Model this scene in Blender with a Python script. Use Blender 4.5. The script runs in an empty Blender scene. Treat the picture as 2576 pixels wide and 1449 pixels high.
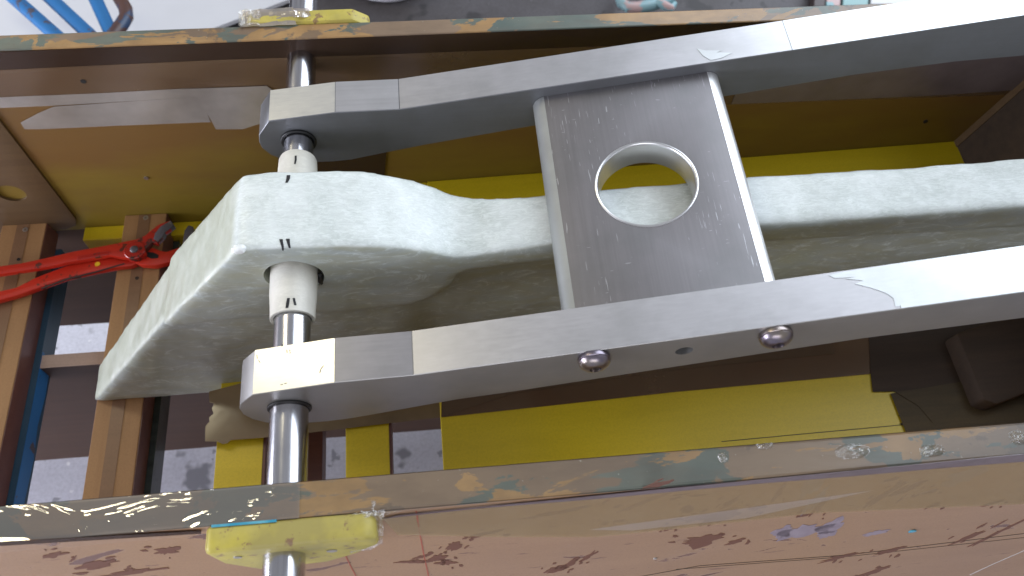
import bpy, bmesh, math, random
from mathutils import Vector, Matrix, noise
random.seed(7)
S = bpy.context.scene
COL = S.collection
# ------------------------------------------------------------------ camera
FPX = 2050.0; CX, CY = 1288.0, 724.5
AX = Vector((0.99450399, -0.06359193, 0.08317382))
AY = Vector((-0.09543103, -0.87734607, 0.4702731))
AZ = Vector((0.04306666, -0.47562583, -0.87859281))
CAM = Vector((0.16360396, -0.39737386, 0.79567434))
def w(v): return Vector((AX.dot(v), AY.dot(v), AZ.dot(v)))
cd = bpy.data.cameras.new('camera'); cam = bpy.data.objects.new('camera', cd); COL.objects.link(cam)
r_, u_, b_ = w(Vector((1,0,0))), w(Vector((0,-1,0))), w(Vector((0,0,-1)))
cam.matrix_world = Matrix(((r_.x,u_.x,b_.x,CAM.x),(r_.y,u_.y,b_.y,CAM.y),(r_.z,u_.z,b_.z,CAM.z),(0,0,0,1)))
cd.sensor_width = 36; cd.lens = FPX/2576*36; cd.clip_start = .01; cd.clip_end = 100
cd.dof.use_dof = True; cd.dof.focus_distance = .95; cd.dof.aperture_fstop = 6.0
S.camera = cam
# ------------------------------------------------------------------ light
W = bpy.data.worlds.new('World'); S.world = W; W.use_nodes = True
W.node_tree.nodes['Background'].inputs[0].default_value = (.55,.56,.61,1)
W.node_tree.nodes['Background'].inputs[1].default_value = .62
def area(name, direction, dist, sx, sy, power, col, target=(.15,.1,0), twist=0):
    l = bpy.data.lights.new(name, 'AREA'); l.shape = 'RECTANGLE'; l.size = sx; l.size_y = sy
    l.energy = power; l.color = col
    o = bpy.data.objects.new(name, l); COL.objects.link(o)
    d = Vector(direction).normalized(); o.location = Vector(target)+d*dist
    o.rotation_euler = d.to_track_quat('Z','Y').to_euler(); return o
area('doorway_daylight', (.68,.50,.53), 3.7, 3.6, 3.8, 165, (.80,.89,1.0))
area('ceiling_lamp_warm', (-.56,.45,.70), 2.6, .20, 1.3, 11.5, (1.0,.90,.62))
area('fill_left', (-.93,-.18,.12), 3.0, 2.6, 1.3, 160, (.84,.87,1.0), target=(0,0,-.45))  # added fill light to brighten the floor under the slats
area('fill_front', (-.10,-.85,.52), 4.0, 3.0, 1.6, 48, (.90,.92,1.0), target=(.2,0,-.1))  # added soft fill light for the bar fronts and outer wall
S.view_settings.view_transform = 'Standard'; S.view_settings.look = 'None'
S.view_settings.exposure = 0.08
S.render.engine = 'CYCLES'
# ------------------------------------------------------------------ placing on known planes
def ray(u, v): return w(Vector((u-CX, v-CY, FPX)))
def onY(u, v, Y): r = ray(u,v); return CAM + r*((Y-CAM.y)/r.y)
def onZ(u, v, Z): r = ray(u,v); return CAM + r*((Z-CAM.z)/r.z)
def onX(u, v, X): r = ray(u,v); return CAM + r*((X-CAM.x)/r.x)
# ------------------------------------------------------------------ materials
def lin(c): return tuple(((x/255)/12.92 if x/255 <= .04045 else ((x/255+.055)/1.055)**2.4) for x in c)
class M:
    def __init__(s, name):
        s.m = bpy.data.materials.new(name); s.m.use_nodes = True; s.t = s.m.node_tree
        s.b = s.t.nodes['Principled BSDF']; s.out = s.t.nodes['Material Output']
        s.geo = s.t.nodes.new('ShaderNodeNewGeometry')
        s.bump_h = None
    def n(s, k, **kw):
        x = s.t.nodes.new(k)
        for a, v in kw.items(): setattr(x, a, v)
        return x
    def l(s, a, b): s.t.links.new(a, b)
    def set(s, **kw):
        for k, v in kw.items():
            i = s.b.inputs[k.replace('_',' ')]
            i.default_value = (*v, 1) if isinstance(v, tuple) and len(v) == 3 and i.type == 'RGBA' else v
        return s
    def mapped(s, scale=(1,1,1), rot=(0,0,0), loc=(0,0,0)):
        mp = s.n('ShaderNodeMapping'); mp.inputs['Scale'].default_value = scale
        mp.inputs['Rotation'].default_value = rot; mp.inputs['Location'].default_value = loc
        s.l(s.geo.outputs['Position'], mp.inputs['Vector']); return mp.outputs[0]
    def noise(s, scale, detail=4, rough=.55, stretch=(1,1,1), rot=(0,0,0), dist=0, loc=(0,0,0)):
        x = s.n('ShaderNodeTexNoise'); x.inputs['Scale'].default_value = scale
        x.inputs['Detail'].default_value = detail; x.inputs['Roughness'].default_value = rough
        x.inputs['Distortion'].default_value = dist
        s.l(s.mapped(stretch, rot, loc), x.inputs['Vector']); return x.outputs['Fac']
    def ramp(s, fac, stops, interp='LINEAR'):
        x = s.n('ShaderNodeValToRGB'); x.color_ramp.interpolation = interp
        e = x.color_ramp.elements
        while len(e) < len(stops): e.new(.5)
        for i, (p, c) in enumerate(stops):
            e[i].position = p; e[i].color = (*c, 1) if not isinstance(c, (int, float)) else (c,c,c,1)
        s.l(fac, x.inputs[0]); return x.outputs[0]
    def mix(s, fac, a, b, mode='MIX'):
        x = s.n('ShaderNodeMix', data_type='RGBA', blend_type=mode)
        for sock, v in ((x.inputs[0], fac), (x.inputs[6], a), (x.inputs[7], b)):
            if isinstance(v, (int, float)): sock.default_value = v
            elif isinstance(v, tuple): sock.default_value = (*v, 1)
            else: s.l(v, sock)
        return x.outputs[2]
    def color(s, c): s.l(c, s.b.inputs['Base Color']); return s
    def rough(s, c): s.l(c, s.b.inputs['Roughness']); return s
    def bump(s, h, strength=.2, dist=.001, coat=False):
        x = s.n('ShaderNodeBump'); x.inputs['Strength'].default_value = strength
        x.inputs['Distance'].default_value = dist
        if s.bump_h is not None: s.l(s.bump_h, x.inputs['Normal'])
        s.l(h, x.inputs['Height']); s.bump_h = x.outputs[0]
        s.l(x.outputs[0], s.b.inputs['Normal'])
        if coat: s.l(x.outputs[0], s.b.inputs['Coat Normal'])
        return s
def aluminium(name, tone, rough, aniso=.0, streak=(3,200,200), scr=True, warm=(1,1,1), met=.85):
    m = M(name); m.set(Metallic=met)
    f = m.noise(2.2, 6, .6, stretch=streak)
    g = m.noise(14, 5, .6)
    c0 = tuple(tone*x for x in warm); c1 = tuple(tone*(.86 if scr else .92)*x for x in warm)
    c = m.mix(m.ramp(f, [(.3,0),(.7,1)]), c1, c0)
    c = m.mix(m.ramp(g, [(.42,0),(.70,.55)]), c, (tone*.70,)*3)
    if scr:
        # fine scattered scratches, mostly along the plate's length
        for st, rt, th, am in (((11,.5,11),(0,0,.06),.70,.75), ((9,.7,9),(0,0,-.25),.725,.6), ((.8,8,8),(0,0,.5),.745,.5)):
            q = m.noise(62, 1.5, .4, stretch=st, rot=rt, dist=.25)
            gate = m.ramp(m.noise(9,3,loc=(st[0],0,0)), [(.48,0),(.56,am)])
            c = m.mix(m.mix(1.0, m.ramp(q, [(th,0),(th+.012,1)]), gate, 'MULTIPLY'), c, (.55,.55,.57))
    m.color(c)
    m.rough(m.ramp(f, [(.25, rough*.92),(.75, rough*1.1)]))
    m.bump(f, .05, .0002)
    return m.m
MAT = {}
MAT['alu'] = aluminium('brushed_aluminium', .60, .36, streak=(1.5,160,160), warm=(1,.985,1.01), scr=False)
MAT['alu_plate'] = aluminium('scratched_aluminium', .25, .5, streak=(180,4,180), warm=(1.0,.95,.98))
MAT['alu_edge'] = aluminium('turned_aluminium', .72, .3, scr=False, streak=(1,1,1))
MAT['alu_round'] = aluminium('highlit_rounded_aluminium', .9, .42, scr=False, streak=(180,4,180))  # near-white tone holds the daylight highlight on the plate's right edge
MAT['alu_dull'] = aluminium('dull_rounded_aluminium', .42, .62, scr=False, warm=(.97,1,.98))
MAT['alu_front'] = aluminium('lit_side_aluminium', .40, .38, scr=False, met=.75, warm=(1,.985,.96))  # near bar: reflected light put into a paler tone
MAT['alu_side'] = aluminium('shaded_side_aluminium', .22, .45, scr=False, warm=(.95,.98,1.06), met=.6)  # far bar: weaker reflections put into a darker tone
MAT['alu_bright'] = aluminium('lamp_lit_aluminium', .84, .30, scr=False, warm=(1,.99,.93))  # bright warm tone holds the lamp's reflection on the end facets
MAT['film_grey'] = aluminium('film_covered_aluminium', .50, .30, scr=False, warm=(1,.97,1.02))
MAT['film_pale'] = aluminium('pale_film_covered_aluminium', .74, .38, scr=False, warm=(.96,1,1))
m = M('polished_steel'); m.set(Metallic=1.0)
f = m.noise(3, 5, .6, stretch=(60,2.5,60)); m.color(m.ramp(f, [(.3,(.42,.42,.45)),(.7,(.66,.66,.69))]))
m.rough(m.ramp(m.noise(30,4), [(.3,.15),(.8,.25)])); m.bump(f,.06,.0002); MAT['steel'] = m.m
m = M('tinted_steel_bolt'); m.set(Metallic=1.0, Roughness=.32)
m.color(m.ramp(m.noise(60,2), [(.4,(.24,.21,.25)),(.6,(.34,.29,.25))])); MAT['bolt'] = m.m
m = M('black_rubber'); m.set(Base_Color=(.012,.012,.013), Roughness=.5); MAT['rubber'] = m.m
m = M('black_marker'); m.set(Base_Color=(.012,.013,.017), Roughness=.6); MAT['marker'] = m.m
m = M('red_pencil'); m.set(Base_Color=(.36,.10,.06), Roughness=.7); MAT['redline'] = m.m
m = M('graphite_line'); m.set(Base_Color=(.05,.04,.03), Roughness=.7); MAT['darkline'] = m.m
m = M('white_scratch'); m.set(Base_Color=(.45,.42,.40), Roughness=.7); MAT['whiteline'] = m.m
def grp(name, hi, lo, dk, gloss=.42, sage=((.40,.43,.345),(.47,.50,.415)), fb=.5):
    m = M(name); m.set(Roughness=gloss, Subsurface_Weight=.12, Subsurface_Scale=.01)
    m.b.inputs['Subsurface Radius'].default_value = (1,1.1,.9)
    cl = m.noise(26, 6, .62, stretch=(1,1,1), dist=.5)
    fib = m.noise(135, 6, .75, stretch=(.55,1.9,1.3), rot=(.2,0,.7), dist=1.5)
    c = m.mix(m.ramp(cl, [(.32,0),(.68,1)]), lo, hi)
    c = m.mix(m.ramp(fib, [(.44,0),(.62,fb)]), c, tuple(min(1,x*1.25) for x in hi))
    # colour by facing: sides sage, fronts darker with larger murky flow marks
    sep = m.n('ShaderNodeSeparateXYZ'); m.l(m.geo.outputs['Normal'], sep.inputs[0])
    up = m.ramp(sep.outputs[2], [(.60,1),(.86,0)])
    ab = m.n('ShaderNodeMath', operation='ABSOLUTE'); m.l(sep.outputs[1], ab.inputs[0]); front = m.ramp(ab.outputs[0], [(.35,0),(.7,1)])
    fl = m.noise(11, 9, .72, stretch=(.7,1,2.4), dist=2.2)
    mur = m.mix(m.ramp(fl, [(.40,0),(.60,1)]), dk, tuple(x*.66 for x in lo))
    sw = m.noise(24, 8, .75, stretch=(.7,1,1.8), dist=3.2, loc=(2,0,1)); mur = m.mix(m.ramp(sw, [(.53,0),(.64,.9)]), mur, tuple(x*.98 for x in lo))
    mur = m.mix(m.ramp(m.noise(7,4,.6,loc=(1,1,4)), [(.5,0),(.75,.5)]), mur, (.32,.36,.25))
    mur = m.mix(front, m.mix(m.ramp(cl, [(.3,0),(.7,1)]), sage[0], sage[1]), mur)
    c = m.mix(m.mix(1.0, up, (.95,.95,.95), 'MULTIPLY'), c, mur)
    m.color(c); m.bump(cl, .25, .0012); m.bump(fib, .3, .0008)
    m.rough(m.ramp(fl, [(.4,.3),(.7,.6)]))
    return m.m
MAT['grp'] = grp('pale_glass_fibre', (.72,.765,.755), (.55,.60,.575), (.35,.36,.285))
MAT['grp_tube'] = grp('ivory_glass_fibre', (.72,.70,.63), (.62,.60,.53), (.56,.54,.47), .4, ((.62,.60,.53),(.70,.68,.61)), .3)
m = M('putty'); m.set(Base_Color=(.85,.87,.86), Roughness=.4); MAT['putty'] = m.m
def board(name, a, b, rough=.5, sc=5, grain=(1,14,14), coat=0):
    m = M(name); m.set(Roughness=rough, Coat_Weight=coat)
    f = m.noise(sc, 6, .6, stretch=grain); g = m.noise(4, 5, .6); h = m.noise(400, 2)
    c = m.mix(m.ramp(f, [(.3,0),(.7,1)]), a, b); c = m.mix(m.ramp(g, [(.45,0),(.8,.45)]), c, tuple(x*.6 for x in a))
    c = m.mix(m.ramp(h, [(.4,0),(.7,.18)]), c, tuple(x*.5 for x in a))
    m.color(c); m.bump(f, .15, .0006); return m.m
MAT['mdf'] = board('tan_fibreboard', (.33,.17,.065), (.39,.21,.085), .5, grain=(14,1,14))
MAT['mdf_stripe'] = board('brown_stripe', (.20,.105,.05), (.23,.12,.06), .4)
MAT['mdf_side'] = board('red_brown_film_edge', (.13,.05,.04), (.17,.07,.055), .4)
MAT['teal_paint'] = board('dark_blue_paint', (.02,.06,.10), (.05,.11,.17), .4, grain=(1,1,6))
MAT['teal_tape'] = board('dark_green_tape_edge', (.03,.04,.04), (.06,.08,.075), .25, coat=.3)
MAT['yellow'] = board('yellow_gelcoat', (.68,.50,.010), (.74,.55,.016), .38, 4)
MAT['yellow_pad'] = board('yellow_filler', (.62,.50,.05), (.70,.58,.09), .5, 30, (1,1,1))
m = M('stained_yellow_filler'); m.set(Roughness=.5)
c = m.mix(m.ramp(m.noise(40,5,.6), [(.35,0),(.7,1)]), (.48,.40,.06), (.56,.47,.10))
c = m.mix(m.ramp(m.noise(14,4,.6), [(.40,0),(.62,.75)]), c, (.30,.25,.09))
c = m.mix(m.ramp(m.noise(55,6,.7,loc=(1,2,3)), [(.58,0),(.62,.8)]), c, (.20,.10,.07))
m.color(c); m.bump(m.noise(120,4), .3, .001); MAT['yellow_pad'] = m.m
MAT['brown_wood'] = board('dark_brown_film_plywood', (.062,.029,.016), (.085,.04,.022), .65, 4)
MAT['brown_olive'] = board('olive_brown_board', (.10,.055,.022), (.13,.075,.03), .55, 4)
MAT['pink_wood'] = board('pale_pink_wood_edge', (.50,.36,.30), (.62,.47,.40), .55)
# mould side inner face: ochre upper, blotchy yellow lower
m = M('ochre_gelcoat'); m.set(Roughness=.42)
sep = m.n('ShaderNodeSeparateXYZ'); m.l(m.geo.outputs['Position'], sep.inputs[0])
ad = m.n('ShaderNodeMath', operation='MULTIPLY_ADD'); m.l(m.noise(5,5,.6,stretch=(1,1,3)), ad.inputs[0]); ad.inputs[1].default_value = .22; m.l(sep.outputs[2], ad.inputs[2])
c = m.ramp(ad.outputs[0], [(0,(0,0,0)),(1,(1,1,1))])
mr = m.n('ShaderNodeMapRange'); m.l(ad.outputs[0], mr.inputs[0]); mr.inputs[1].default_value = -.20; mr.inputs[2].default_value = -.03
c = m.mix(mr.outputs[0], (.23,.165,.020), (.175,.092,.024))
c = m.mix(m.ramp(m.noise(7,6,.6,stretch=(1,1,3)), [(.4,0),(.75,.5)]), c, (.15,.075,.022))
m.color(c); m.bump(m.noise(300,2), .1, .0004); MAT['ochre'] = m.m
# outside of the near side: pinkish film-faced plywood with drips
m = M('pink_brown_plywood'); m.set(Roughness=.42)
f = m.noise(3, 6, .6, stretch=(1,9,9)); c = m.mix(m.ramp(f,[(.3,0),(.7,1)]), (.30,.175,.10), (.355,.215,.125))
c = m.mix(m.ramp(m.noise(2.2,4), [(.40,0),(.62,.8)]), c, (.36,.21,.105))
st = m.noise(14, 5, .6, stretch=(.7,1,2.4), rot=(0,.25,0), dist=.7, loc=(.3,0,.2))
c = m.mix(m.ramp(st, [(.635,0),(.65,.85)]), c, (.115,.045,.032))
c = m.mix(m.ramp(m.noise(45,4,.6,stretch=(.5,1,3),rot=(0,.3,0)), [(.66,0),(.69,.7)]), c, (.13,.055,.04))
c = m.mix(m.ramp(m.noise(500,2), [(.4,0),(.7,.2)]), c, (.16,.08,.055))
m.color(c); m.rough(m.ramp(st, [(.62,.45),(.65,.22)])); m.bump(f,.08,.0005); MAT['ply_out'] = m.m
# top edge: patches of ochre, verdigris paint and brown tape
def edge_paint(name, loc, och=.515, dk=.0):
    m = M(name); m.set(Coat_Weight=.25, Coat_Roughness=.12, Roughness=.42)
    p = m.noise(9, 7, .62, stretch=(.7,1.6,1), dist=.5, loc=loc); q = m.noise(10, 7, .62, stretch=(.6,1.5,1), dist=.6, loc=(loc[0]+5,1,0))
    tone = m.noise(3.5, 4, .6, loc=(2,loc[0],0))
    brown = m.mix(m.ramp(tone, [(.35,0),(.65,1)]), (.19,.13,.085), (.27,.185,.115))
    teal = m.mix(m.ramp(m.noise(12,4,loc=(4,4,4)), [(.35,0),(.7,1)]), (.085,.115,.10), (.155,.17,.135))
    ochre = m.mix(m.ramp(m.noise(25,4), [(.35,0),(.7,1)]), (.31,.18,.07), (.42,.25,.10))
    c = m.mix(m.ramp(p, [(.475,0),(.485,1)]), brown, teal)
    c = m.mix(m.ramp(q, [(och,0),(och+.008,1)]), c, ochre)
    c = m.mix(m.ramp(m.noise(16,6,.7,loc=(9,9,loc[0])), [(.60,0),(.63,.7)]), c, (.13,.095,.07)); c = m.mix(dk, c, (.10,.085,.06))
    fn = m.noise(40, 6, .65, stretch=(.3,1,1))
    c = m.mix(m.ramp(fn, [(.45,0),(.75,.5)]), c, (.11,.075,.05))
    c = m.mix(m.ramp(m.noise(260,3), [(.70,0),(.76,.5)]), c, (.5,.5,.45))
    m.color(c); m.bump(fn, .3, .0008); m.bump(m.noise(18,3,.5,stretch=(.3,1,1),dist=1), .3, .0016, coat=True); return m.m
MAT['edge_far'] = edge_paint('patchy_painted_edge', (1.3,0,0), .525); MAT['edge_near'] = edge_paint('patchy_painted_near_edge', (7.7,2,0), .53, .30)
# packing tape: tinted clear film with a gloss
def tape(name, tint, haze, hz, gl=.2, sheen=.22, fk=.22, wr=.3, wscale=20, det=5, stretch=(.35,1,1), wd=.002):
    m = M(name); t = m.t; t.nodes.remove(m.b)
    tr = m.n('ShaderNodeBsdfTransparent'); tr.inputs[0].default_value = (*tint, 1)
    df = m.n('ShaderNodeBsdfDiffuse'); df.inputs[0].default_value = (*haze, 1)
    gs = m.n('ShaderNodeBsdfGlossy'); gs.inputs[0].default_value = (1,1,1,1); gs.inputs['Roughness'].default_value = gl
    bp = m.n('ShaderNodeBump'); bp.inputs['Strength'].default_value = wr; bp.inputs['Distance'].default_value = wd
    m.l(m.noise(wscale, det, .5, stretch=stretch, dist=1.5), bp.inputs['Height'])
    m.l(bp.outputs[0], gs.inputs['Normal'])
    m1 = m.n('ShaderNodeMixShader')
    hn = m.ramp(m.noise(8,4,.6), [(.3,hz*.7),(.7,hz*1.2)]); m.l(hn, m1.inputs[0]); m.l(tr.outputs[0], m1.inputs[1]); m.l(df.outputs[0], m1.inputs[2])
    fr = m.n('ShaderNodeLayerWeight'); fr.inputs[0].default_value = .35; m.l(bp.outputs[0], fr.inputs['Normal'])
    mm = m.n('ShaderNodeMath', operation='MULTIPLY_ADD'); m.l(fr.outputs['Fresnel'], mm.inputs[0]); mm.inputs[1].default_value = fk; mm.inputs[2].default_value = sheen*.25
    m2 = m.n('ShaderNodeMixShader'); m.l(mm.outputs[0], m2.inputs[0]); m.l(m1.outputs[0], m2.inputs[1]); m.l(gs.outputs[0], m2.inputs[2])
    m.l(m2.outputs[0], m.out.inputs[0]); return m.m
MAT['tape'] = tape('brown_packing_tape', (.62,.45,.30), (.25,.165,.10), .45, sheen=.08)
MAT['tape_pale_sheen'] = tape('sheen_toned_packing_tape', (.6,.52,.45), (.52,.47,.42), .5)  # pale haze colour holds the wall's reflection band; also on pad scraps
MAT['board_dark2'] = board('dark_olive_taped_board', (.055,.036,.014), (.095,.062,.022), .7)
MAT['board_dark'] = board('dark_taped_board', (.04,.024,.014), (.065,.038,.022), .75)
MAT['tape_dark'] = tape('layered_brown_tape', (.30,.19,.13), (.085,.052,.036), .5, sheen=.05)
MAT['tape_wrinkled'] = tape('wrinkled_clear_tape', (.92,.86,.70), (.3,.27,.2), .12, gl=.035, sheen=1.0, fk=.4, wr=1.0, wscale=34, det=2, stretch=(.35,1.0,1), wd=.0055)
MAT['tape_purple'] = tape('stretched_tape_lip', (.55,.45,.45), (.20,.155,.165), .75, wr=.6)
MAT['tape_clear'] = tape('crumpled_clear_tape', (.9,.86,.78), (.5,.46,.38), .15, gl=.08, sheen=.8, wr=1, wscale=60, wd=.006, stretch=(1,1,1))
def concrete(name, a, b, d, sc=3):
    m = M(name); m.set(Roughness=.55)
    c = m.mix(m.ramp(m.noise(sc,7,.65), [(.35,0),(.65,1)]), a, b)
    c = m.mix(m.ramp(m.noise(sc*3.4,3,.5), [(.62,0),(.66,.8)]), c, d)
    c = m.mix(m.ramp(m.noise(sc*11,3,.5), [(.66,0),(.69,.7)]), c, d)
    c = m.mix(m.ramp(m.noise(sc*16,3,.5,loc=(3,1,0)), [(.70,0),(.73,.6)]), c, tuple(min(1,x*1.9) for x in b))
    c = m.mix(m.ramp(m.noise(150,4,.7), [(.4,0),(.8,.5)]), c, tuple(x*.5 for x in a))
    m.color(c); m.bump(m.noise(150,4,.7), .2, .001); return m.m
MAT['concrete'] = concrete('blue_grey_concrete', (.52,.52,.59), (.66,.66,.73), (.16,.16,.18))
MAT['concrete_shaded'] = concrete('shaded_grey_concrete', (.060,.052,.052), (.10,.092,.10), (.03,.027,.028))  # darker copy of the concrete, dimmer light put into its colour
def paint(name, c, chip, amt=.62, rough=.4, sc=18):
    m = M(name); m.set(Roughness=rough)
    x = m.mix(m.ramp(m.noise(sc,6,.65), [(amt,0),(amt+.02,1)]), c, chip)
    x = m.mix(m.ramp(m.noise(sc*.5,4), [(.4,0),(.8,.4)]), x, tuple(v*.5 for v in c))
    m.color(x); m.bump(m.noise(sc*3,4), .1, .0005); return m.m
MAT['blue'] = paint('chipped_blue_paint', (.02,.15,.38), (.10,.06,.04), .60)
MAT['blue_rust'] = paint('rusty_blue_paint', (.03,.06,.13), (.10,.045,.03), .50)
MAT['red'] = paint('worn_red_enamel', (.55,.028,.012), (.07,.03,.02), .60, .3, 34)
MAT['red_dark'] = paint('worn_dark_red_enamel', (.42,.02,.012), (.05,.025,.02), .54, .3, 40)
MAT['plier_steel'] = paint('dark_tool_steel', (.10,.09,.10), (.25,.23,.22), .6, .35)
MAT['worn_iron'] = paint('worn_painted_iron', (.50,.35,.34), (.22,.42,.46), .52, .35)
MAT['teal_obj'] = paint('pale_teal_paint', (.25,.42,.42), (.5,.45,.45), .55)
MAT['rust_brown'] = paint('dark_iron', (.05,.03,.03), (.10,.05,.04))
m = M('white_laminate'); m.set(Roughness=.3); m.color(m.ramp(m.noise(2,4), [(.3,(.55,.55,.57)),(.7,(.66,.66,.68))])); MAT['white'] = m.m
m = M('plastic_white'); m.set(Roughness=.35, Base_Color=(.62,.62,.66)); MAT['tub'] = m.m
m = M('yellow_dot'); m.set(Base_Color=(.8,.5,.02), Roughness=.4); MAT['dot'] = m.m
m = M('dried_resin_stain'); m.set(Base_Color=(.15,.058,.03), Roughness=.6); MAT['stain'] = m.m
m = M('violet_tape_scrap'); m.set(Roughness=.5); m.color(m.ramp(m.noise(60,4), [(.3,(.22,.17,.20)),(.7,(.30,.24,.27))])); MAT['scrap'] = m.m
m = M('screw_steel'); m.set(Metallic=.9, Base_Color=(.5,.48,.44), Roughness=.35); m.bump(m.noise(400,2),.3,.001); MAT['screw'] = m.m
m = M('cyan_paint'); m.set(Roughness=.4); m.color(m.ramp(m.noise(60,4), [(.4,(.03,.28,.42)),(.6,(.12,.40,.50))])); MAT['cyan'] = m.m
m = M('pit_dark'); m.set(Base_Color=(.01,.009,.008), Roughness=.8); MAT['pit'] = m.m
# ------------------------------------------------------------------ object helpers
def put(name, bm, mat, parent=None, smooth=False, label=None, kind=None):
    bmesh.ops.recalc_face_normals(bm, faces=bm.faces)
    vs = [v.co for v in bm.verts]
    lo = Vector([min(v[i] for v in vs) for i in range(3)]); hi = Vector([max(v[i] for v in vs) for i in range(3)])
    c = (lo+hi)/2; bmesh.ops.translate(bm, verts=bm.verts, vec=-c)
    me = bpy.data.meshes.new(name); bm.to_mesh(me); bm.free()
    if isinstance(mat, str): mat = MAT[mat]
    me.materials.append(mat)
    for p in me.polygons: p.use_smooth = bool(smooth)
    if smooth == 'auto':
        for p in me.polygons: p.use_smooth = True
        me.set_sharp_from_angle(angle=math.radians(35))
    o = bpy.data.objects.new(name, me); COL.objects.link(o); o.location = c
    adopt(o, parent)
    if label: o['label'] = label
    if kind: o['kind'] = kind
    return o
WORLD = {}
def adopt(o, parent):
    WORLD[o.name] = o.location.copy()
    if parent: o.parent = parent; o.location = WORLD[o.name]-WORLD[parent.name]
def thing(name, label, cat, loc, group=None):
    o = bpy.data.objects.new(name, None); COL.objects.link(o); o.location = loc; o.empty_display_size = .05
    WORLD[o.name] = Vector(loc); o['label'] = label; o['category'] = cat
    if group: o['group'] = group
    return o
def tag(o, label, cat, group=None):
    o['label'] = label; o['category'] = cat
    if group: o['group'] = group
    return o
def prism(poly, vec, bev=0, seg=2, bm=None):
    """poly: list of 3D points (planar), extruded by vec"""
    bm = bm or bmesh.new(); vec = Vector(vec)
    a = [bm.verts.new(Vector(p)) for p in poly]; b = [bm.verts.new(Vector(p)+vec) for p in poly]
    n = len(a); bm.faces.new(a); bm.faces.new(b[::-1])
    for i in range(n): bm.faces.new((a[i], b[i], b[(i+1)%n], a[(i+1)%n]))
    if bev:
        bmesh.ops.recalc_face_normals(bm, faces=bm.faces)
        es = [e for e in bm.edges if e.calc_face_angle(0) > .5]
        bmesh.ops.bevel(bm, geom=es, offset=bev, segments=seg, affect='EDGES', profile=.5)
    return bm
def xz(poly, y0, y1, bev=0, seg=2): return prism([(x,y0,z) for x, z in poly], (0,y1-y0,0), bev, seg)
def box(x0, x1, y0, y1, z0, z1, bev=0): return prism([(x0,y0,z0),(x1,y0,z0),(x1,y1,z0),(x0,y1,z0)], (0,0,z1-z0), bev)
def lathe(prof, axis_o, axis_d, n=48, bm=None, ca=True, cb=True):
    """prof: (distance along the axis, radius)"""
    bm = bm or bmesh.new(); d = Vector(axis_d).normalized(); u = d.orthogonal().normalized(); v = d.cross(u); o = Vector(axis_o)
    rings = [[bm.verts.new(o+d*t+(u*math.cos(2*math.pi*i/n)+v*math.sin(2*math.pi*i/n))*r) for i in range(n)] for t, r in prof]
    for a, b in zip(rings, rings[1:]):
        for i in range(n): bm.faces.new((a[i], a[(i+1)%n], b[(i+1)%n], b[i]))
    if ca: bm.faces.new(rings[0][::-1])
    if cb: bm.faces.new(rings[-1])
    return bm
def tube(pts, r, n=14, bm=None):
    bm = bm or bmesh.new(); pts = [Vector(p) for p in pts]; rings = []; up = None
    for i, p in enumerate(pts):
        t = (pts[min(i+1,len(pts)-1)]-pts[max(i-1,0)]).normalized()
        if up is None: up = t.orthogonal().normalized()
        up = (up - t*up.dot(t)).normalized(); v = t.cross(up); rr = r[i] if isinstance(r, (list,tuple)) else r
        rings.append([bm.verts.new(p+(up*math.cos(2*math.pi*k/n)+v*math.sin(2*math.pi*k/n))*rr) for k in range(n)])
    for a, b in zip(rings, rings[1:]):
        for i in range(n): bm.faces.new((a[i], a[(i+1)%n], b[(i+1)%n], b[i]))
    bm.faces.new(rings[0][::-1]); bm.faces.new(rings[-1]); return bm
def bake(o):
    """apply modifiers with data only"""
    dg = bpy.context.evaluated_depsgraph_get(); dg.update()
    me = bpy.data.meshes.new_from_object(o.evaluated_get(dg)); o.modifiers.clear(); old = o.data; o.data = me
def boolean(o, bm, op='DIFFERENCE'):
    bmesh.ops.recalc_face_normals(bm, faces=bm.faces)
    me = bpy.data.meshes.new('cutter'); bm.to_mesh(me); bm.free(); c = bpy.data.objects.new('cutter', me); COL.objects.link(c)
    if o.parent: pw = WORLD[o.name]
    else: pw = o.location
    # o may be parented: work at its world place
    c.location = (0,0,0); md = o.modifiers.new('b','BOOLEAN'); md.operation = op; md.object = c; md.solver = 'EXACT'
    bake(o); bpy.data.objects.remove(c); bpy.data.meshes.remove(me)
def cut(o, bm):
    # cutter in world space, object temporarily unparented at its world place
    par = o.parent; loc = o.location.copy(); o.parent = None; o.location = WORLD[o.name]; boolean(o, bm); o.parent = par; o.location = loc
def sharp(o, ang=35):
    for p in o.data.polygons: p.use_smooth = True
    o.data.set_sharp_from_angle(angle=math.radians(ang))
def ragged(p, q, n, amp):
    out = []
    for i in range(n+1):
        t = i/n; a = Vector(p).lerp(Vector(q), t)
        out.append((a, random.uniform(-amp, amp) if 0 < i < n else 0))
    return out
# ------------------------------------------------------------------ floor
def struct(name, bm, mat): o = put(name, bm, mat); o['kind'] = 'structure'; return o
struct('concrete_floor', box(-6,8,-5,8,-.90,-.86), 'concrete')
struct('shaded_floor', box(-6,8,.52,7.9,-.859,-.855), 'concrete_shaded')  # same concrete farther back, its dimmer light painted as a darker sheet
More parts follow.
